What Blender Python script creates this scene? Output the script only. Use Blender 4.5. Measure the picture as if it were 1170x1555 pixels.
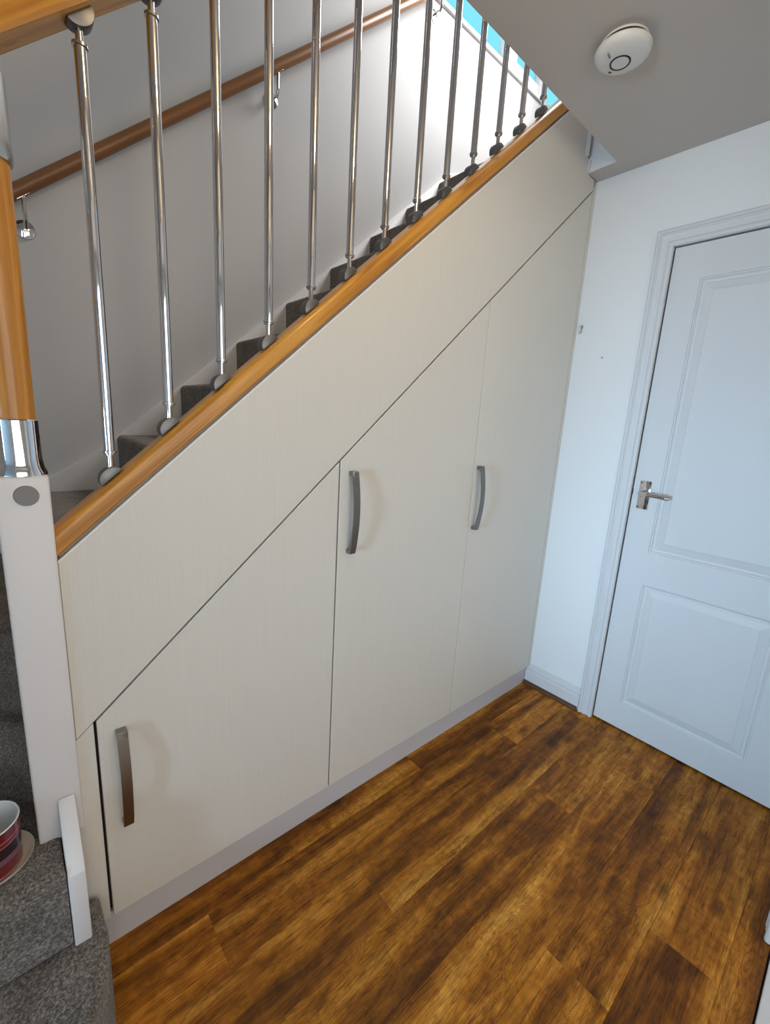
import bpy, bmesh, math, random
from mathutils import Vector, Matrix
for o in list(bpy.data.objects): bpy.data.objects.remove(o, do_unlink=True)
scene = bpy.context.scene
C = scene.collection
PI = math.pi
random.seed(7)

# ------------------------------------------------------------------ camera
CAM = Vector((-0.0936, -1.0034, 1.297)); YAW, PITCH, ROLL, FPX = 0.8442, -0.2079, 0.0586, 659.7334
fw = Vector((math.cos(PITCH)*math.cos(YAW), math.cos(PITCH)*math.sin(YAW), math.sin(PITCH)))
rt = Vector((math.sin(YAW), -math.cos(YAW), 0)); up = rt.cross(fw)
r2 = rt*math.cos(ROLL)+up*math.sin(ROLL); u2 = up*math.cos(ROLL)-rt*math.sin(ROLL)
cd = bpy.data.cameras.new('camera'); cam = bpy.data.objects.new('camera', cd); C.objects.link(cam)
cam.matrix_world = Matrix(((r2.x, u2.x, -fw.x, CAM.x), (r2.y, u2.y, -fw.y, CAM.y), (r2.z, u2.z, -fw.z, CAM.z), (0, 0, 0, 1)))
cd.sensor_fit = 'HORIZONTAL'; cd.sensor_width = 36.0; cd.lens = FPX*36.0/1170.0; cd.clip_start = 0.01
scene.camera = cam

# ------------------------------------------------------------------ world, lights, exposure
w = bpy.data.worlds.new('sky'); scene.world = w; w.use_nodes = True
bg = w.node_tree.nodes['Background']; bg.inputs[0].default_value = (0.24, 0.80, 0.98, 1); bg.inputs[1].default_value = 1.1
def area(name, loc, aim, sx, sy, power, col):
    l = bpy.data.lights.new(name, 'AREA'); l.shape = 'RECTANGLE'; l.size = sx; l.size_y = sy; l.energy = power; l.color = col
    o = bpy.data.objects.new(name, l); C.objects.link(o); o.location = loc
    o.rotation_euler = (Vector(aim)-Vector(loc)).to_track_quat('-Z', 'Z').to_euler(); return o
fd = area('front_door_daylight', (-2.35, -0.72, 1.05), (1.867, -0.02, 0.72), 0.5, 1.5, 37, (0.42, 0.71, 1.0)); fd.data.spread = math.radians(64)
area('side_room_fill', (0.3, -2.86, 1.35), (0.4, 0, 1.15), 2.2, 1.5, 29, (1.0, 0.97, 0.95))  # unseen fill light added in the side room to brighten the cupboard front
area('landing_fill', (2.3, .25, 3.72), (1.3, 0.9, 2.95), .7, .7, 43, (1.0, 0.985, 0.985))  # hidden fill light added in the stairwell to brighten the stair wall
scene.view_settings.view_transform = 'Standard'; scene.view_settings.look = 'None'
scene.view_settings.exposure = -0.06; scene.view_settings.gamma = 1.0; scene.view_settings.use_curve_mapping = False

# ------------------------------------------------------------------ materials
MAT = {}
def newmat(name, col=(.8, .8, .8), rough=.5, metal=0., coat=0., spec=.5):
    m = bpy.data.materials.new(name); m.use_nodes = True; b = m.node_tree.nodes['Principled BSDF']
    b.inputs['Base Color'].default_value = (*col, 1); b.inputs['Roughness'].default_value = rough
    b.inputs['Metallic'].default_value = metal; b.inputs['Coat Weight'].default_value = coat
    b.inputs['Coat Roughness'].default_value = .12; b.inputs['Specular IOR Level'].default_value = spec
    MAT[name] = m; return m, m.node_tree, b
def nd(nt, t, **kw):
    n = nt.nodes.new(t)
    for k, v in kw.items():
        if k in n.inputs.keys(): n.inputs[k].default_value = v
        else: setattr(n, k, v)
    return n
def coords(nt, scale=(1, 1, 1), kind='Object', rot=(0, 0, 0), rnd=False):
    tc = nd(nt, 'ShaderNodeTexCoord'); mp = nd(nt, 'ShaderNodeMapping'); mp.inputs['Scale'].default_value = scale; mp.inputs['Rotation'].default_value = rot
    nt.links.new(tc.outputs[kind], mp.inputs[0])
    if rnd:
        oi = nd(nt, 'ShaderNodeObjectInfo'); se = nd(nt, 'ShaderNodeSeparateColor'); nt.links.new(oi.outputs['Color'], se.inputs[0]); mu = nd(nt, 'ShaderNodeMath', operation='MULTIPLY'); mu.inputs[1].default_value = 37.0
        nt.links.new(se.outputs[0], mu.inputs[0]); nt.links.new(mu.outputs[0], mp.inputs['Location'])
    return mp
def ramp(nt, src, stops, interp='LINEAR'):
    r = nd(nt, 'ShaderNodeValToRGB'); cr = r.color_ramp; cr.interpolation = interp
    while len(cr.elements) < len(stops): cr.elements.new(.5)
    for e, (p, c) in zip(cr.elements, stops): e.position = p; e.color = (*c, 1) if len(c) == 3 else c
    nt.links.new(src, r.inputs[0]); return r
def bump(nt, b, src, strength=.2, dist=.002):
    n = nd(nt, 'ShaderNodeBump', Strength=strength, Distance=dist); nt.links.new(src, n.inputs['Height']); nt.links.new(n.outputs[0], b.inputs['Normal'])
def mix(nt, a, b_, fac, mode='MIX'):
    m = nd(nt, 'ShaderNodeMix', data_type='RGBA', blend_type=mode)
    if isinstance(fac, (int, float)): m.inputs[0].default_value = fac
    else: nt.links.new(fac, m.inputs[0])
    for s, i in ((a, 6), (b_, 7)):
        if isinstance(s, tuple): m.inputs[i].default_value = (*s, 1)
        else: nt.links.new(s, m.inputs[i])
    return m.outputs[2]

def paint(name, col, rough=.6, sc=90, st=.12):
    m, nt, b = newmat(name, col, rough); mp = coords(nt); n = nd(nt, 'ShaderNodeTexNoise', Scale=sc, Detail=4.0); nt.links.new(mp.outputs[0], n.inputs['Vector'])
    bump(nt, b, n.outputs[0], st, .001); return m
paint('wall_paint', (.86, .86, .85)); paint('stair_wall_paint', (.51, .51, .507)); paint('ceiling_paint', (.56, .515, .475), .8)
paint('gloss_white', (.71, .705, .705), .5, 40, .05); paint('newel_white', (.76, .74, .73), .45, 60, .15)
paint('plinth_foil', (.60, .58, .58), .5); paint('plastic_white', (.72, .71, .68), .4, 30, .03)
newmat('edge_white', (.88, .87, .85), .4); paint('felt', (.26, .25, .245), 1.0, 260, 1.0); newmat('dark_bead', (.10, .042, .014), .5); newmat('dark_gap', (.02, .018, .016), .9); newmat('black_plastic', (.01, .01, .012), .5); newmat('grey_plastic', (.28, .27, .26), .5)
newmat('chrome', (.70, .70, .72), .05, 1.0); newmat('satin_metal', (.50, .50, .49), .34, 1.0)
newmat('shoe_metal', (.20, .20, .20), .45, 1.0); newmat('handle_steel', (.27, .25, .235), .34, 1.0); newmat('window_plastic', (.85, .86, .88), .4)
newmat('ceramic_white', (.80, .84, .85), .2, 0, .5); newmat('ceramic_cream', (.66, .60, .50), .4)
m, nt, b = newmat('window_glass', (1, 1, 1), .0); b.inputs['Transmission Weight'].default_value = 1.0; b.inputs['IOR'].default_value = 1.02

# cabinet foil with a fine upright grain
m, nt, b = newmat('cabinet_foil', (.66, .635, .58), .42)
mp = coords(nt, (260, 260, 5)); n = nd(nt, 'ShaderNodeTexNoise', Scale=1.0, Detail=5.0, Roughness=.6); nt.links.new(mp.outputs[0], n.inputs['Vector'])
r = ramp(nt, n.outputs[0], [(.3, (.70, .67, .598)), (.7, (.73, .70, .628))]); nt.links.new(r.outputs[0], b.inputs['Base Color']); bump(nt, b, n.outputs[0], .10, .0006)

# varnished pine; grain runs along the local x axis
def pine(name, scale):
    m, nt, b = newmat(name, (.45, .19, .04), .36, 0, .25)
    mp = coords(nt, scale); n = nd(nt, 'ShaderNodeTexNoise', Scale=1.0, Detail=5.0, Distortion=.6); nt.links.new(mp.outputs[0], n.inputs['Vector'])
    r = ramp(nt, n.outputs[0], [(.25, (.34, .12, .010)), (.5, (.60, .265, .032)), (.78, (.74, .37, .07))])
    mp2 = coords(nt, tuple(min(s, 16) if s > 5 else 5 for s in scale)); v = nd(nt, 'ShaderNodeTexVoronoi', Scale=1.0); nt.links.new(mp2.outputs[0], v.inputs['Vector'])
    k = ramp(nt, v.outputs['Distance'], [(.04, (1, 1, 1)), (.13, (0, 0, 0))])
    col = mix(nt, r.outputs[0], (.07, .018, .006), k.outputs[0]); nt.links.new(col, b.inputs['Base Color']); return m
paint('brown_varnish', (.26, .115, .042), .38, 25, .03); pine('pine_rail', (3, 60, 60)); pine('pine_upright', (60, 60, 3))

# carpet
m, nt, b = newmat('carpet', (.13, .12, .11), 1.0, 0, 0, .1)
mp = coords(nt, kind='Object'); n = nd(nt, 'ShaderNodeTexNoise', Scale=210.0, Detail=3.0, Roughness=.7); nt.links.new(mp.outputs[0], n.inputs['Vector'])
n2 = nd(nt, 'ShaderNodeTexNoise', Scale=14.0, Detail=3.0); nt.links.new(mp.outputs[0], n2.inputs['Vector'])
r = ramp(nt, n.outputs[0], [(.34, (.055, .047, .039)), (.52, (.205, .178, .152)), (.70, (.45, .40, .35))])
r2_ = ramp(nt, n2.outputs[0], [(.3, (.75, .75, .75)), (.7, (1.15, 1.15, 1.15))])
nt.links.new(mix(nt, r.outputs[0], r2_.outputs[0], 1.0, 'MULTIPLY'), b.inputs['Base Color']); bump(nt, b, n.outputs[0], 1.0, .006)
b.inputs['Sheen Weight'].default_value = .25
m, nt, b = newmat('cream_carpet', (.62, .56, .48), 1.0, 0, 0, .1)

# wood-effect floor plank, grain along x, each plank its own piece of print
m, nt, b = newmat('floor_wood', (.25, .1, .03), .42, 0, 0, .2)
mpA = coords(nt, (.95, 11, 11), rnd=True); nA = nd(nt, 'ShaderNodeTexNoise', Scale=1.0, Detail=5.0, Roughness=.55, Distortion=.7); nt.links.new(mpA.outputs[0], nA.inputs['Vector'])
mpB = coords(nt, (9, 150, 150), rnd=True); nB = nd(nt, 'ShaderNodeTexNoise', Scale=1.0, Detail=8.0, Roughness=.7, Distortion=1.5); nt.links.new(mpB.outputs[0], nB.inputs['Vector'])
mpC = coords(nt, (1.5, 11, 11), rnd=True); nC = nd(nt, 'ShaderNodeTexNoise', Scale=1.0, Detail=2.0, Distortion=2.2); nt.links.new(mpC.outputs[0], nC.inputs['Vector'])
mul = nd(nt, 'ShaderNodeMath', operation='MULTIPLY'); mul.inputs[1].default_value = 26.0; nt.links.new(nC.outputs[0], mul.inputs[0])
fr = nd(nt, 'ShaderNodeMath', operation='PINGPONG'); fr.inputs[1].default_value = .5; nt.links.new(mul.outputs[0], fr.inputs[0])
rings = ramp(nt, fr.outputs[0], [(0.0, (.50, .45, .42)), (.30, (1, 1, 1))])
mpF = coords(nt, (4.5, 17, 17), rnd=True); nF = nd(nt, 'ShaderNodeTexNoise', Scale=1.0, Detail=6.0, Roughness=.6, Distortion=1.0); nt.links.new(mpF.outputs[0], nF.inputs['Vector'])
av = nd(nt, 'ShaderNodeMix', data_type='FLOAT'); av.inputs[0].default_value = .36; nt.links.new(nA.outputs[0], av.inputs[2]); nt.links.new(nF.outputs[0], av.inputs[3])
base = ramp(nt, av.outputs[0], [(.36, (.11, .036, .005)), (.45, (.25, .085, .008)), (.53, (.44, .165, .015)), (.63, (.66, .31, .05))])
mpK = coords(nt, (4.5, 9, 9), rnd=True); vK = nd(nt, 'ShaderNodeTexVoronoi', Scale=1.0); nt.links.new(mpK.outputs[0], vK.inputs['Vector'])
knot = ramp(nt, vK.outputs['Distance'], [(.05, (.22, .2, .2)), (.22, (1, 1, 1))])
fine = ramp(nt, nB.outputs[0], [(.36, (.34, .29, .26)), (.47, (.92, .92, .92)), (.64, (1.35, 1.32, 1.25))])
mpD = coords(nt, (40, 26, 26), rnd=True); nD = nd(nt, 'ShaderNodeTexNoise', Scale=1.0, Detail=3.0, Distortion=.5); nt.links.new(mpD.outputs[0], nD.inputs['Vector'])
saw = ramp(nt, nD.outputs[0], [(.40, (.86, .84, .80)), (.60, (1.1, 1.1, 1.1))])
mpE = coords(nt, (1.1, 3.0, 3.0), rnd=True); nE = nd(nt, 'ShaderNodeTexNoise', Scale=1.0, Detail=1.0); nt.links.new(mpE.outputs[0], nE.inputs['Vector'])
rmask = ramp(nt, nE.outputs[0], [(.42, (0, 0, 0)), (.60, (.75, .75, .75))])
c1 = mix(nt, base.outputs[0], fine.outputs[0], .8, 'MULTIPLY'); c2 = mix(nt, c1, rings.outputs[0], rmask.outputs[0], 'MULTIPLY'); c3 = mix(nt, mix(nt, c2, saw.outputs[0], 1.0, 'MULTIPLY'), knot.outputs[0], .8, 'MULTIPLY')
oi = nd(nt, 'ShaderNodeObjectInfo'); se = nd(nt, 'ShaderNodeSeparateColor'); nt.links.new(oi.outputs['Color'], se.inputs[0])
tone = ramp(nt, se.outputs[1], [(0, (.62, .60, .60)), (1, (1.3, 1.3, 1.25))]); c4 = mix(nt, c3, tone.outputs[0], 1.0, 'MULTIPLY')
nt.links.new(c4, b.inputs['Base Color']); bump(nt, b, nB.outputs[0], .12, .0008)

# striped pot: bands stacked up its height
m, nt, b = newmat('stripe_glaze', (.2, .02, .03), .25, 0, .5)
tc = nd(nt, 'ShaderNodeTexCoord'); sx = nd(nt, 'ShaderNodeSeparateXYZ'); nt.links.new(tc.outputs['Object'], sx.inputs[0])
mr = nd(nt, 'ShaderNodeMapRange'); mr.inputs[1].default_value = 0.0; mr.inputs[2].default_value = .10; nt.links.new(sx.outputs[2], mr.inputs[0])
mar, dk, pk, lil = (.16, .010, .018), (.022, .010, .018), (.42, .13, .12), (.19, .085, .13)
r = ramp(nt, mr.outputs[0], [(0, pk), (.08, mar), (.30, mar), (.32, lil), (.44, dk), (.68, pk), (.71, mar), (.78, pk), (.81, mar)], 'CONSTANT'); nt.links.new(r.outputs[0], b.inputs['Base Color'])

def emit(name, col, s):
    m = bpy.data.materials.new(name); m.use_nodes = True; b = m.node_tree.nodes['Principled BSDF']
    b.inputs['Emission Color'].default_value = (*col, 1); b.inputs['Emission Strength'].default_value = s; MAT[name] = m
emit('lamp_globe', (1.0, .75, .44), 104.0)

# ------------------------------------------------------------------ mesh helpers
def obj(name, bm, mat, parent=None, smooth=35, loc=None):
    bmesh.ops.recalc_face_normals(bm, faces=bm.faces[:])
    me = bpy.data.meshes.new(name); bm.to_mesh(me); bm.free(); me.materials.append(MAT[mat])
    if smooth:
        for p in me.polygons: p.use_smooth = True
        me.set_sharp_from_angle(angle=math.radians(smooth))
    o = bpy.data.objects.new(name, me); C.objects.link(o)
    if loc is not None: o.location = loc
    if parent: o.parent = parent
    return o
def B(): return bmesh.new()
def box(bm, x0, x1, y0, y1, z0, z1, bev=0, seg=2):
    vs = [bm.verts.new(p) for p in ((x0, y0, z0), (x1, y0, z0), (x1, y1, z0), (x0, y1, z0), (x0, y0, z1), (x1, y0, z1), (x1, y1, z1), (x0, y1, z1))]
    fs = [bm.faces.new([vs[i] for i in q]) for q in ((3, 2, 1, 0), (4, 5, 6, 7), (0, 1, 5, 4), (1, 2, 6, 5), (2, 3, 7, 6), (3, 0, 4, 7))]
    if bev:
        es = list({e for f in fs for e in f.edges}); bmesh.ops.bevel(bm, geom=es, offset=bev, segments=seg, affect='EDGES', profile=.5)
    return bm
def prism(bm, poly, a0, a1, axis='y', bev=0, seg=2, sel=None):
    def P(u, v, a): return (u, a, v) if axis == 'y' else ((a, u, v) if axis == 'x' else (u, v, a))
    A = [bm.verts.new(P(u, v, a0)) for u, v in poly]; Z = [bm.verts.new(P(u, v, a1)) for u, v in poly]
    n = len(poly); fs = [bm.faces.new(A[::-1]), bm.faces.new(Z)]
    for i in range(n): fs.append(bm.faces.new((A[i], A[(i+1) % n], Z[(i+1) % n], Z[i])))
    if bev:
        es = list({e for f in fs for e in f.edges})
        if sel: es = [e for e in es if sel(e)]
        bmesh.ops.bevel(bm, geom=es, offset=bev, segments=seg, affect='EDGES', profile=.5)
    return bm
def lathe(bm, prof, cx=0, cy=0, cz=0, seg=40, mat=None):
    rings = []
    for r, z in prof:
        if r < 1e-6: rings.append([bm.verts.new((0, 0, z))])
        else: rings.append([bm.verts.new((r*math.cos(2*PI*i/seg), r*math.sin(2*PI*i/seg), z)) for i in range(seg)])
    for a, c in zip(rings, rings[1:]):
        for i in range(seg):
            j = (i+1) % seg
            if len(a) == 1 and len(c) == 1: continue
            if len(a) == 1: bm.faces.new((a[0], c[i], c[j]))
            elif len(c) == 1: bm.faces.new((a[i], a[j], c[0]))
            else: bm.faces.new((a[i], a[j], c[j], c[i]))
    vs = [v for rr in rings for v in rr]
    if mat is not None: bmesh.ops.transform(bm, matrix=mat, verts=vs)
    bmesh.ops.translate(bm, vec=(cx, cy, cz), verts=vs); return bm
def tube(bm, pts, rad, seg=16, cap=True, closed=False):
    pts = [Vector(p) for p in pts]; n = len(pts); rings = []; ref = None
    for i, p in enumerate(pts):
        if closed: t = (pts[(i+1) % n]-pts[i-1]).normalized()
        else: t = (pts[min(i+1, n-1)]-pts[max(i-1, 0)]).normalized()
        if ref is None: ref = t.orthogonal().normalized()
        ref = (ref-t*ref.dot(t)).normalized(); bi = t.cross(ref); r = rad[i] if isinstance(rad, (list, tuple)) else rad
        rings.append([bm.verts.new(p+ref*r*math.cos(2*PI*k/seg)+bi*r*math.sin(2*PI*k/seg)) for k in range(seg)])
    for i in range(n if closed else n-1):
        a, c = rings[i], rings[(i+1) % n]
        for k in range(seg): bm.faces.new((a[k], a[(k+1) % seg], c[(k+1) % seg], c[k]))
    if cap and not closed: bm.faces.new(rings[0][::-1]); bm.faces.new(rings[-1])
    return bm
def struct(o): o['kind'] = 'structure'; return o
def tag(o, label, cat, group=None):
    o['label'] = label; o['category'] = cat
    if group: o['group'] = group
    return o
def empty(name, loc): o = bpy.data.objects.new(name, None); C.objects.link(o); o.location = loc; o.empty_display_size = .05; return o
def part(name, bm, mat, root, smooth=35):
    """mesh given in world coordinates, parented to a root standing at root.location"""
    p = root.matrix_world.translation if root.parent is None else None
    off = Vector((0, 0, 0)); q = root
    while q: off += q.location; q = q.parent
    bmesh.ops.translate(bm, vec=-off, verts=bm.verts[:]); return obj(name, bm, mat, root, smooth)

XW, ZC, M = 1.867, 2.31, 0.8919
slant = lambda x: .629+M*x
ptop = lambda x: 1.0255+M*x

# ------------------------------------------------------------------ room shell
fl = struct(obj('floor', box(B(), -2.5, 2.05, -1.10, .95, -.06, -.010), 'dark_gap', None, 0))
# planks: rows along x
W, PL = .1535, 1.22
row_off = {0: 1.0, 1: .20, 2: .585, 3: 1.272, 4: .40, 5: .836, 6: 1.10}
y1 = .018; bounds = [.03, -.066, -.2185, -.371, -.5245, -.678, -.8315, -.985, -1.052]
plank_mesh = {}
def plank(x0, x1, ya, yb):
    key = (round(x1-x0, 3), round(ya-yb, 3))
    if key not in plank_mesh:
        bm = box(B(), -key[0]/2, key[0]/2, -key[1]/2, key[1]/2, -.010, 0); 
        bmesh.ops.bevel(bm, geom=[e for e in bm.edges if all(v.co.z > -.001 for v in e.verts)], offset=.0006, segments=1, affect='EDGES')
        o = obj('plank', bm, 'floor_wood', fl, 0); plank_mesh[key] = o.data
    else:
        o = bpy.data.objects.new('plank', plank_mesh[key]); C.objects.link(o); o.parent = fl
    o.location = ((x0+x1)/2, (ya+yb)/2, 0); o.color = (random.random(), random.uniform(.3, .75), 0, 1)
for i in range(8):
    ya, yb = bounds[i], bounds[i+1]
    j = row_off.get(i, .7); xs = [-2.5]; x = j
    while x > -2.45: x -= PL
    x += PL
    while x < 1.95:
        if x-xs[-1] > .05: xs.append(x)
        x += PL
    xs.append(2.0)
    for a, c in zip(xs, xs[1:]): plank(a+.0002, c-.0002, ya-.0002, yb+.0002)

# ceiling slab with the notched stair well
bm = B(); prism(bm, [(-2.5, -3.0), (2.4, -3.0), (2.4, -1.16), (2.05, -1.1), (2.05, .02), (1.78, .02), (1.78, -.12), (-2.5, -.12)], ZC, 2.57, 'z', .006, 2, lambda e: all(abs(v.co.z-ZC) < 1e-4 for v in e.verts))
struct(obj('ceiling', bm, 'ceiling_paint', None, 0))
# end wall with the door opening
DY0, DY1, DH = -.335, -.978, 1.99
bm = B(); box(bm, XW, XW+.11, DY0+.004, .0, 0, ZC+.26); box(bm, XW, XW+.11, .0, .899, 0, 2.37); box(bm, XW, XW+.11, -1.10, DY1-.004, 0, ZC+.26); box(bm, XW, XW+.11, DY1-.004, DY0+.004, DH+.004, ZC+.26)
struct(obj('wall_end', bm, 'wall_paint', None, 0))
bm = B(); box(bm, 1.97, 2.05, -1.1, -.25, 0, 2.2); struct(obj('wall_beyond_door', bm, 'wall_paint', None, 0))
# stair side wall with the landing window
WX0, WX1, WZ0, WZ1 = 1.50, 3.30, 3.372, 4.55
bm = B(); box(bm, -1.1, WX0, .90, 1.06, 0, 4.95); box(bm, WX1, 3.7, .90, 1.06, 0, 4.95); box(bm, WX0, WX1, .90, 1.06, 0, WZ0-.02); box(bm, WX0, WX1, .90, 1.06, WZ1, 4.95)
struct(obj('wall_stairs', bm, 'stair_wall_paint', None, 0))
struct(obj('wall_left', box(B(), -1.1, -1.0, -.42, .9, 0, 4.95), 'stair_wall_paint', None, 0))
struct(obj('wall_front', box(B(), -2.5, -2.4, -1.1, -.32, 0, ZC), 'wall_paint', None, 0))
struct(obj('wall_stairfoot', box(B(), -2.4, -1.1, -.42, -.32, 0, ZC), 'wall_paint', None, 0))
bm = B(); box(bm, -2.5, -.45, -1.16, -1.052, 0, ZC); box(bm, 1.31, XW, -1.16, -1.052, 0, ZC); box(bm, -.45, 1.31, -1.16, -1.052, 2.03, ZC)
struct(obj('wall_right', bm, 'wall_paint', None, 0))
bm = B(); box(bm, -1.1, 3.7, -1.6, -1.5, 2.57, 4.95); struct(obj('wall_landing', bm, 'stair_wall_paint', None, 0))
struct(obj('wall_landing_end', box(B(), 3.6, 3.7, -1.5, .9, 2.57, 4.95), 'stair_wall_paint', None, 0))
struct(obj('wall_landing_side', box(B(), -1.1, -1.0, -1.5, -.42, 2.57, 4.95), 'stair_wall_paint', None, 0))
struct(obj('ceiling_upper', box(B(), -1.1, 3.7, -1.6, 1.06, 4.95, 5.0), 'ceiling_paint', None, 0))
struct(obj('floor_landing', box(B(), 2.05, 3.7, -1.5, .9, 2.45, 2.572), 'carpet', None, 0))
# side room beyond the doorway on the right
struct(obj('floor_side_room', box(B(), -1.3, 2.4, -3.0, -1.10, -.06, .004), 'cream_carpet', None, 0))
struct(obj('trim_3', box(B(), -.45, 1.30, -1.10, -1.056, -.005, .008, .003), 'gloss_white', None, 0))
bm = B(); box(bm, -1.3, -1.2, -2.9, -1.16, 0, ZC); box(bm, 2.3, 2.4, -2.9, -1.16, 0, ZC); box(bm, -1.3, 2.4, -3.0, -2.9, 0, ZC); struct(obj('wall_side_room', bm, 'wall_paint', None, 0))
# architraves
def sweep(prof, path, ax):
    """profile (across, out) swept with mitres along rectangle path given in the wall plane (h, z); ax maps (h, z, out) to a point"""
    bm = B(); rings = []
    n = len(path)
    for i, p in enumerate(path):
        p = Vector(p); d0 = (p-Vector(path[i-1])).normalized() if i else None; d1 = (Vector(path[i+1])-p).normalized() if i < n-1 else None
        n0 = Vector((-d0.y, d0.x)) if d0 else None; n1 = Vector((-d1.y, d1.x)) if d1 else None
        nn = n1 if n0 is None else (n0 if n1 is None else (n0+n1)/(1+n0.dot(n1)))
        rings.append([bm.verts.new(ax(p.x+nn.x*a, p.y+nn.y*a, o)) for a, o in prof])
    k = len(prof)
    for a, c in zip(rings, rings[1:]):
        for j in range(k): bm.faces.new((a[j], a[(j+1) % k], c[(j+1) % k], c[j]))
    bm.faces.new(rings[0][::-1]); bm.faces.new(rings[-1]); return bm
ARC = [(0, -.002), (0, .010), (.003, .014), (.010, .016), (.016, .014), (.020, .010), (.028, .011), (.036, .016), (.040, .017), (.043, .013), (.047, .013), (.050, .018), (.057, .019), (.062, .015), (.064, .006), (.064, -.002)]
AX = lambda h, z, o: (XW-o, -h, z)
bm = sweep(ARC, [(-DY0, 0.0), (-DY0, DH), (-DY1, DH), (-DY1, 0.0)], AX)
struct(obj('trim_1', bm, 'gloss_white', None, 22))
bm = sweep(ARC, [(1.31, 0.004), (1.31, 2.03), (-.45, 2.03), (-.45, 0.004)], lambda h, z, o: (h, -1.052+o, z))
bmesh.ops.scale(bm, vec=(1, 1, 1), verts=bm.verts[:])
bm.free(); bm = sweep([(-a, o) for a, o in ARC], [(1.31, 0.004), (1.31, 2.03), (-.45, 2.03), (-.45, 0.004)], lambda h, z, o: (h, -1.052+o, z))
struct(obj('trim_2', bm, 'gloss_white', None, 50))
# skirting on the end wall
SK = [(XW, -.0), (XW-.016, 0), (XW-.016, .064), (XW-.0125, .068), (XW-.0125, .073), (XW-.0145, .077), (XW-.013, .084), (XW-.009, .089), (XW-.009, .094), (XW-.006, .102), (XW, .104)]
struct(obj('baseboard_end', prism(B(), [(x, z+.006) for x, z in SK], -.272, .0135, 'y'), 'gloss_white', None, 22))
struct(obj('trim_8', prism(B(), [(XW-.030, .0), (XW-.030, .006), (XW-.026, .014), (XW-.018, .019), (XW-.0165, .019), (XW-.0165, 0)], -.270, .0135, 'y'), 'dark_bead', None, 30))

# ------------------------------------------------------------------ panelled door
d1 = struct(empty('door_1', (XW+.006, (DY0+DY1)/2, .008)))
PY0, PY1 = -.436, -.877
PZ = [(.128, .690), (.826, 1.868)]
xf = XW+.006
def dp(y, z, d): return (xf+d, y, z)
bm = B(); yl, yr, zb, zt = DY0-.0035, DY1+.0035, .008, DH-.004
def rect(bm, ya, yb, za, zc, d=0): bm.faces.new([bm.verts.new(dp(*q, d)) for q in ((ya, za), (yb, za), (yb, zc), (ya, zc))])
rect(bm, yl, PY0, zb, zt); rect(bm, PY1, yr, zb, zt); rect(bm, PY0, PY1, zb, PZ[0][0]); rect(bm, PY0, PY1, PZ[0][1], PZ[1][0]); rect(bm, PY0, PY1, PZ[1][1], zt)
bmesh.ops.remove_doubles(bm, verts=bm.verts[:], dist=1e-5)
box(bm, xf+.0125, xf+.04, yr, yl, zb, zt)
for q in ((yl, yl), (yr, yr)): bm.faces.new([bm.verts.new(v) for v in ((xf, q[0], zb), (xf+.013, q[0], zb), (xf+.013, q[0], zt), (xf, q[0], zt))])
for z in (zb, zt): bm.faces.new([bm.verts.new(v) for v in ((xf, yl, z), (xf+.013, yl, z), (xf+.013, yr, z), (xf, yr, z))])
part('leaf', bm, 'gloss_white', d1, 0)
for za, zc in PZ:
    bm = B(); prev = None
    for ins, dep in ((0, 0), (.0015, .004), (.005, .0045), (.008, .010), (.012, .0122), (.018, .0122), (.021, .010), (.046, .003), (.048, .0015)):
        ring = [bm.verts.new(dp(*q, dep)) for q in ((PY0-ins, za+ins), (PY1+ins, za+ins), (PY1+ins, zc-ins), (PY0-ins, zc-ins))]
        if prev:
            for k in range(4): bm.faces.new((prev[k], prev[(k+1) % 4], ring[(k+1) % 4], ring[k]))
        prev = ring
    bm.faces.new(prev); part('panel', bm, 'gloss_white', d1, 20)
hz, hy = 1.058, -.383
bp = part('handle_plate', box(B(), xf-.005, xf+.0005, hy-.0215, hy+.0215, hz-.058, hz+.058, .0015), 'chrome', d1)
for sy in (-1, 1):
    for sz in (-1, 1):
        ROTX = Matrix.Rotation(-PI/2, 4, 'Y')
        part('screw', lathe(B(), [(.0032, 0), (.0032, .0012), (.0018, .0018), (0, .0012)], xf-.0045, hy+sy*.016, hz+sz*.050, 12, ROTX), 'black_plastic', bp)
part('handle_boss', lathe(B(), [(.014, 0), (.014, .004), (.010, .008), (.0095, .034)], xf-.0045, hy+.002, hz+.008, 24, Matrix.Rotation(-PI/2, 4, 'Y')), 'chrome', d1)
lv = [(xf-.044+.000, hy+.008, hz+.008), (xf-.046, hy-.004, hz+.009), (xf-.046, hy-.03, hz+.008), (xf-.045, hy-.07, hz+.006), (xf-.044, hy-.086, hz+.004)]
part('lever', tube(B(), lv, [.007, .0095, .0088, .008, .0085], 18), 'chrome', d1)
part('lever_tip', tube(B(), [(xf-.044, hy-.087, hz+.004), (xf-.044, hy-.102, hz+.0035)], [.0078, .0072], 18), 'satin_metal', d1)
part('latch', box(B(), xf-.0008, xf+.012, DY0-.0045, DY0-.0005, hz-.004, hz+.022), 'black_plastic', d1, 0)

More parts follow.
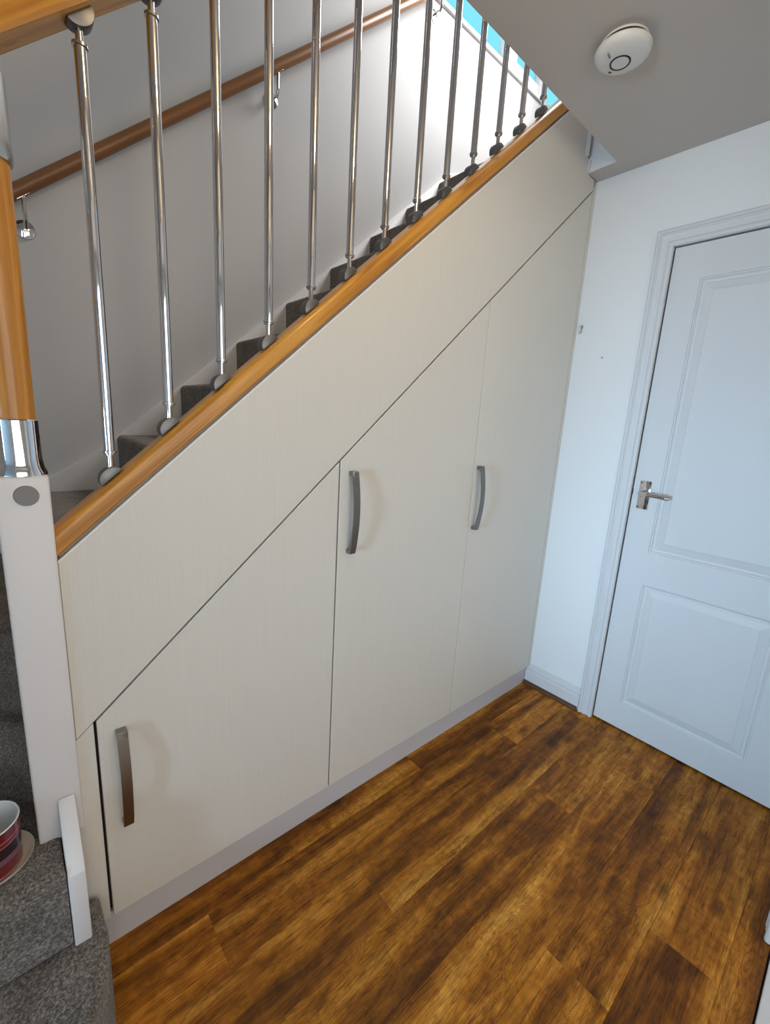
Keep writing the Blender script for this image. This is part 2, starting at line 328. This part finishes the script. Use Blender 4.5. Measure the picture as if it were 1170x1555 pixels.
# ------------------------------------------------------------------ landing window
wn = struct(empty('window_1', (2.4, .96, WZ0)))
def frame(bm, x0, x1, z0, z1, t, ya, yb):
    box(bm, x0, x0+t, ya, yb, z0, z1, .004); box(bm, x1-t, x1, ya, yb, z0, z1, .004); box(bm, x0+t, x1-t, ya, yb, z0, z0+t, .004); box(bm, x0+t, x1-t, ya, yb, z1-t, z1, .004)
bm = B(); frame(bm, WX0, WX1, WZ0, WZ1, .062, .945, 1.005); box(bm, 2.385, 2.435, .945, 1.005, WZ0+.06, WZ1-.06, .004); box(bm, 2.80, 2.85, .945, 1.005, WZ0+.06, WZ1-.06, .004); part('frame', bm, 'window_plastic', wn)
bm = B(); frame(bm, 2.43, 2.805, WZ0+.04, WZ1-.04, .055, .93, .985); part('casement', bm, 'window_plastic', wn)
for x0, x1, z in ((WX0+.06, 2.387, WZ0+.06), (2.483, 2.752, WZ0+.093), (2.848, WX1-.06, WZ0+.06)):
    part('pane', box(B(), x0, x1, .968, .974, z, WZ1-(z-WZ0)), 'window_glass', wn, 0)
    part('glazing_gasket', box(B(), x0, x1, .952 if x0 < 2.4 or x0 > 2.8 else .936, .966, z-.001, z+.006), 'black_plastic', wn, 0)
struct(obj('trim_4', box(B(), WX0-.03, WX1+.03, .885, .95, WZ0-.022, WZ0+.001, .005), 'gloss_white'))

# ------------------------------------------------------------------ staircase
RISE, GO = .198, .2275
st = tag(empty('staircase', (0, .45, 0)), 'carpeted staircase in taupe pile turning and climbing beside the white wall', 'staircase')
zk = lambda k: RISE*k
def step_profile(nx, z, back):
    pts = [(nx+.002, z-RISE-.002), (nx+.002, z-.070), (nx+.001, z-.040)]
    for i in range(9):
        a = math.radians(185-i*(95/8.0)); pts.append((nx+.020+.020*math.cos(a), z-.020+.020*math.sin(a)))
    pts += [(back, z), (back, z-RISE-.002)]; return pts
for k in range(6, 14):
    nx = .227+GO*(k-6); back = nx+GO+.03 if k < 13 else 2.06
    part('step', prism(B(), step_profile(nx, zk(k), back), .042, .868, 'y'), 'carpet', st, 50)
# winders and the two straight lower steps, seen from above
def plan(poly, k, bev=.018): 
    z0, z1 = zk(k)-RISE, zk(k)
    if k > 1: z0 -= .002
    return part('step', prism(B(), poly, z0, z1, 'z', bev, 4, lambda e: all(abs(v.co.z-z1) < 1e-4 for v in e.verts) or (k > 1 and all(abs(v.co.z-z0) < 1e-4 for v in e.verts))), 'carpet', st, 50)
arc = [(-.37+.35*math.cos(math.radians(a)), -.11+.29*math.sin(math.radians(a))) for a in range(0, -91, -10)]
plan([(-.022, -.012)]+[(x, y) for x, y in arc]+[(-.98, -.40), (-.98, -.012)], 1, .022)
plan([(-.078, -.100), (-.078, .10), (-.078, .6), (-.98, .87), (-.98, -.100)], 2)
plan([(-.108, .098), (-.070, .098), (-.045, .875), (-.98, .875), (-.98, .62), (-.25, .30)], 3)
plan([(-.098, .135), (-.062, .10), (-.05, .10), (.02, .875), (-.70, .875), (-.13, .21)], 4)
plan([(.0, .045), (.26, .045), (.26, .875), (-.05, .875)], 5)
# wall string, following the flight
top = [(-.98, .93), (-.10, .98), (.0, 1.025), (.10, 1.085), (.19, 1.150), (.23, 1.185), (1.90, 2.642), (2.0, 2.68), (2.15, 2.69), (3.58, 2.69)]
bot = [(3.58, 2.575), (2.0, 2.575), (1.9, 2.25), (.23, .80), (-.98, .60)]
part('wall_string', prism(B(), top+bot, .866, .899, 'y', .004, 2, lambda e: all(abs(v.co.y-.866) < 1e-4 for v in e.verts)), 'gloss_white', st)
# short outer string end in front of the newel
part('string_end', prism(B(), [(-.102, .190), (-.102, .372), (-.012, .487), (-.012, .190)], -.0765, -.0465, 'x', .003, 2), 'newel_white', st)

# ------------------------------------------------------------------ balustrade
NX, NY = -.074, .03
bl = tag(empty('balustrade', (NX, NY, .39)), 'pine and chrome stair balustrade with a white newel base', 'balustrade')
nb = part('newel_base', box(B(), NX-.039, NX+.039, NY-.040, NY+.040, .388, 1.163, .005, 3), 'newel_white', bl)
pg = part('newel_plug', lathe(B(), [(0, -.006), (.0175, -.006), (.0185, .0), (.017, .004), (0, .005)], NX+.004, NY-.040, 1.128, 28, Matrix.Rotation(PI/2, 4, 'X')), 'grey_plastic', nb); pg.data.materials[0] = MAT['felt']; pg['label'] = 'grey felt disc stuck over the bolt hole'
part('newel_cup', lathe(B(), [(.0, .0), (.041, .0), (.041, .004), (.037, .014), (.0345, .03), (.0345, .098), (.0325, .100), (.031, .096), (0, .09)], NX, NY, 1.162, 48), 'chrome', bl)
nw = part('newel_turning', lathe(B(), [(0, 1.24), (.0305, 1.24), (.0315, 1.35), (.0325, 1.5), (.0325, 1.68), (0, 1.68)], NX, NY, 0, 40), 'pine_upright', bl)
part('newel_top_cup', lathe(B(), [(0, 1.80), (.034, 1.80), (.037, 1.79), (.037, 1.70), (.0385, 1.675), (.036, 1.668), (.0, 1.668)], NX, NY, 0, 48), 'satin_metal', bl)
ca = math.cos(math.atan(M)); sa = math.sin(math.atan(M))
def raked(prof, x0, x1, zf, y0=0):
    """profile (y, n) with n measured at right angles to the slope; ends cut plumb"""
    bm = B(); rings = []
    for x in (x0, x1): rings.append([bm.verts.new((x, y0+y, zf(x)+n/ca)) for y, n in prof])
    k = len(prof)
    for j in range(k): bm.faces.new((rings[0][j], rings[0][(j+1) % k], rings[1][(j+1) % k], rings[1][j]))
    bm.faces.new(rings[0][::-1]); bm.faces.new(rings[1]); return bm
def rprof(y0, y1, h, r, rb=.004):
    p = [(y0+rb, 0), (y1-rb, 0), (y1, rb)]
    for i in range(6): a = i*PI/10; p.append((y1-r+r*math.cos(a), h-r+r*math.sin(a)))
    for i in range(6): a = PI/2+i*PI/10; p.append((y0+r+r*math.cos(a), h-r+r*math.sin(a)))
    p.append((y0, rb)); return p
def placed_rake(name, prof, x0, x1, zf, mat):
    """build in a frame turned along the slope so the grain runs with the rail"""
    bm = raked(prof, x0, x1, zf); xm = (x0+x1)/2; o0 = Vector((xm, .036, zf(xm))); rot = Matrix.Rotation(math.atan(M), 4, 'Y')
    bmesh.ops.translate(bm, vec=-o0, verts=bm.verts[:]); bmesh.ops.transform(bm, matrix=rot, verts=bm.verts[:])
    o = obj(name, bm, mat, bl, 40); o.location = o0-bl.location; o.rotation_euler = (0, -math.atan(M), 0); return o
railz = lambda x: ptop(x)+.0065
placed_rake('base_rail', rprof(.006, .069, .039, .014), -.034, 1.80, railz, 'pine_rail')
handz = lambda x: 1.875+M*x
placed_rake('handrail', rprof(.002, .074, .062, .026, .006), -.105, 1.80, handz, 'pine_rail')
BY = .037
def shoe(bm, up):
    s = 1 if up else -1; poly = [(.025*math.cos(i*PI/14), s*.021*math.sin(i*PI/14)) for i in range(15)]
    prism(bm, poly, -.014, .014, 'y', .002, 2); bmesh.ops.transform(bm, matrix=Matrix.Rotation(-math.atan(M), 4, 'Y'), verts=bm.verts[:]); return bm
RTOP = .041/ca+.0065
proto = None
H = (1.875)-(1.0255+RTOP)
for k in range(13):
    x = .070+.1163*k; z0 = ptop(x)+RTOP
    if proto is None:
        bm = B(); lathe(bm, [(.006, .020), (.006, .046), (.0098, .0465), (.0098, H-.042), (.006, H-.0415), (.006, H-.018)], 0, 0, 0, 28)
        s = obj('baluster', bm, 'chrome', bl)
        b1 = obj('shoe', shoe(B(), True), 'shoe_metal', s); b2 = obj('shoe', shoe(B(), False), 'shoe_metal', s); b2.location = (0, 0, H)
        c1 = obj('collar', lathe(B(), [(.0097, .049), (.0125, .050), (.0125, .0545), (.0097, .0555)], 0, 0, 0, 28), 'chrome', s)
        c2 = c1.copy(); C.objects.link(c2); c2.parent = s; c2.location = (0, 0, H-.097)
        proto = (s, b1, b2, c1, c2)
    else:
        s = proto[0].copy(); C.objects.link(s); s.parent = bl
        for q in proto[1:]: n = q.copy(); C.objects.link(n); n.parent = s
    s.location = Vector((x, BY, z0))-bl.location

bm = raked([(.022, -.26), (.052, -.26), (.052, .0042), (.022, .0042)], -.03, 1.80, ptop); part('outer_string', bm, 'gloss_white', st, 0)
# ------------------------------------------------------------------ wall handrail
hr = tag(empty('wall_handrail', (.8, .9, 2.5)), 'round brown handrail on chrome brackets along the stair wall', 'handrail')
HM = .853; hzr = lambda x: 1.893+HM*x
part('rail', tube(B(), [(-.03, .84, hzr(-.03)), (-.02, .84, hzr(-.02)), (2.0, .84, hzr(2.0)), (2.01, .84, hzr(2.01))], [.015, .020, .020, .015], 24), 'brown_varnish', hr)
for x, zr in ((.022, 1.814), (.853, 2.528), (1.722, 3.277)):
    top_ = hzr(x)-.022
    bk = part('bracket', tube(B(), [(x, .892, zr), (x, .868, zr), (x, .850, zr-.006), (x, .838, zr+.012), (x, .842, zr+.035), (x, .838, top_-.01), (x, .840, top_)], .0055, 12), 'chrome', hr)
    part('rose', lathe(B(), [(.0, .010), (.014, .009), (.026, .005), (.028, 0)], x, .899, zr, 28, Matrix.Rotation(PI/2, 4, 'X')), 'chrome', bk)
    bm = box(B(), -.022, .022, -.010, .010, -.002, .002, .001); bmesh.ops.transform(bm, matrix=Matrix.Translation((x, .84, top_))@Matrix.Rotation(-math.atan(HM), 4, 'Y'), verts=bm.verts[:])
    part('saddle', bm, 'chrome', bk)

# ------------------------------------------------------------------ under-stair cupboard
cu = tag(empty('understairs_cupboard', (.92, .02, 0)), 'cream woodgrain cupboard with three doors built in under the stairs', 'cupboard')
X1, X2, X3, ZB, G = .619, 1.2316, 1.842, .097, .0016
def door(x0, x1, gl=G, gr=G):
    a, c = x0+gl, x1-gr; g = .0056
    poly = [(a, ZB), (c, ZB), (c, slant(c)-g), (a, slant(a)-g)]
    return part('cupboard_door', prism(B(), poly, 0, .018, 'y', .0012, 1), 'cabinet_foil', cu, 20)
D1, D2, D3 = door(0, X1, .0035, .0024), door(X1, X2, .0024, .0012), door(X2, X3, .0012, .001)
L = .246
def handle(d, x, z):
    out = [(0, 0)]; n = 16
    for i in range(n+1): t = i/n; out.append((-.021-.014*math.sin(PI*t), t*L))
    out.append((0, L)); out.append((0, L-.013))
    for i in range(n+1): t = 1-i/n; out.append((-.0165-.0135*math.sin(PI*t), .013+t*(L-.026)))
    out.append((0, .013))
    bm = prism(B(), [(y, z+q) for y, q in out], x-.0105, x+.0105, 'x', .0012, 1); h = part('handle', bm, 'handle_steel', d, 30); h['label'] = 'brushed steel bow handle'
handle(D1, .046, .347); handle(D2, .661, .903); handle(D3, 1.258, .903)
xr = 1.735
poly = [(-.034, slant(-.034)+.001), (1.8505, slant(1.8505)+.001), (1.8505, ZC-.003), (1.785, ZC-.003), (1.785, 2.36), (xr, 2.36), (xr, ptop(xr)), (-.034, ptop(-.034))]
part('raked_panel', prism(B(), poly, 0, .018, 'y', .0012, 1), 'cabinet_foil', cu, 20)
part('filler_strip', prism(B(), [(-.048, ZB), (-.0025, ZB), (-.0025, slant(-.0025)-.0005), (-.034, slant(-.034)-.0005), (-.048, slant(-.034)-.0005)], .001, .018, 'y'), 'cabinet_foil', cu, 20)
st_ = raked([(-.0008, -.0022), (.006, -.0022), (.006, .0008), (-.0008, .0008)], -.034, 1.733, ptop); part('edge_strip', st_, 'edge_white', cu, 0)
part('end_strip', box(B(), X3+.0015, XW-.001, .0, .018, ZB, ZC-.003), 'cabinet_foil', cu, 20)
part('plinth', box(B(), -.05, XW-.0165, .0155, .033, .0, ZB-.002), 'plinth_foil', cu, 0)
bm = prism(B(), [(-.034, .1), (1.85, .1), (1.85, 2.30), (1.735, 2.30), (-.034, ptop(-.034)-.25)], .0195, .024, 'y'); part('carcass', bm, 'dark_gap', cu, 0)
# plate for the lit well face, and white battens at the head of the panel, inside the well
struct(obj('trim_lit_face', box(B(), 1.7765, 1.7815, -.119, -.0005, ZC+.001, 2.569), 'wall_paint', None, 0))  # added plate, paler than the ceiling: light on this face put into its colour
t5 = struct(obj('trim_5', box(B(), 1.736, 1.748, -.014, .016, 2.356, 2.52, .002), 'gloss_white'))
struct(obj('trim_6', box(B(), 1.750, 1.776, .001, .018, 2.362, 2.52), 'ceiling_paint', None, 0))
struct(obj('trim_7', box(B(), 1.765, 1.776, -.010, .0, 2.312, 2.352, .001), 'gloss_white', None, 0))

# ------------------------------------------------------------------ smoke alarm
sm = tag(empty('smoke_alarm', (1.250, -.336, ZC)), 'round white smoke alarm on the ceiling above the cupboard', 'smoke alarm')
DN = Matrix.Scale(-1, 4, (0, 0, 1))
part('base', lathe(B(), [(0, 0), (.059, 0), (.059, .005), (0, .005)], 1.250, -.336, ZC, 48, DN), 'plastic_white', sm)
part('vent_gap', lathe(B(), [(.0, .005), (.0585, .005), (.0585, .017), (0, .017)], 1.250, -.336, ZC, 48, DN), 'black_plastic', sm)
by = part('body', lathe(B(), [(0, .0155), (.068, .0155), (.0695, .0185), (.068, .025), (.063, .031), (.054, .035), (.03, .038), (0, .039)], 1.250, -.336, ZC, 56, DN), 'plastic_white', sm)
zz = ZC-.0382
part('test_ring', tube(B(), [(1.255+.024*math.cos(a*PI/20), -.330+.024*math.sin(a*PI/20), zz) for a in range(40)], .0022, 8, closed=True), 'black_plastic', sm)
part('test_button', lathe(B(), [(.022, 0), (.0215, .002), (0, .0026)], 1.255, -.330, zz+.001, 32, DN), 'plastic_white', sm)
bm = prism(B(), [(1.268, -.297), (1.276, -.299), (1.271, -.292)], zz+.0005, zz+.006, 'z'); part('mark', bm, 'black_plastic', sm, 0)
bm = box(B(), -.009, .009, -.0025, .0025, 0, .006, .001); bmesh.ops.transform(bm, matrix=Matrix.Translation((1.213, -.318, zz-.0008))@Matrix.Rotation(.15, 4, 'Z'), verts=bm.verts[:]); part('indicator_light', bm, 'grey_plastic', sm)

# ------------------------------------------------------------------ ceiling downlight above the hall (source of the warm light)
dl = tag(empty('ceiling_light', (.5, -.6, ZC)), 'small warm globe lamp on the hall ceiling', 'ceiling light')
part('housing', lathe(B(), [(0, 0), (.050, 0), (.050, .008), (.030, .016), (.022, .030), (0, .030)], .5, -.6, ZC, 40, DN), 'satin_metal', dl)
part('globe', lathe(B(), [(.042*math.sin(i*PI/18), .066-.042*math.cos(i*PI/18)) for i in range(19)], .5, -.6, ZC, 32, DN), 'lamp_globe', dl)

# ------------------------------------------------------------------ pot and saucer on the second step
PX, PY, PZ0 = -.187, -.016, zk(2)+.0005
s = tag(obj('saucer', lathe(B(), [(0, .004), (.052, .004), (.058, .006), (.0635, .011), (.0655, .0115), (.0655, .010), (.060, .002), (.056, .0), (0, .0)], seg=56), 'ceramic_cream', None, 40, (PX+.002, PY+.010, PZ0)), 'cream round saucer under the striped pot on the carpeted step', 'saucer')
pt = tag(empty('striped_pot', (PX, PY, PZ0+.005)), 'burgundy and purple striped pot with white inside on the step', 'pot')
obj('outside', lathe(B(), [(0, 0), (.0465, 0), (.0485, .003), (.0495, .05), (.0515, .098), (.052, .102)], seg=56), 'stripe_glaze', pt, 40)
obj('inside', lathe(B(), [(.052, .102), (.0508, .1042), (.0485, .102), (.0465, .05), (.044, .010), (0, .008)], seg=56), 'ceramic_white', pt, 40)

# ------------------------------------------------------------------ little things left on the end wall
hk = tag(empty('wall_hook', (XW, -.021, 1.735)), 'small grey metal hook on the wall beside the cupboard edge', 'hook')
part('back_plate', box(B(), XW-.003, XW, -.027, -.015, 1.722, 1.752, .001), 'satin_metal', hk)
part('prong', tube(B(), [(XW-.002, -.021, 1.748), (XW-.010, -.022, 1.746), (XW-.012, -.022, 1.735), (XW-.006, -.019, 1.716)], .003, 10), 'satin_metal', hk)
tag(obj('nail', lathe(B(), [(.0035, 0), (.0035, .003), (0, .004)], XW, -.129, 1.61, 10, Matrix.Rotation(-PI/2, 4, 'Y')), 'grey_plastic'), 'tiny grey nail head in the bare white wall', 'nail')
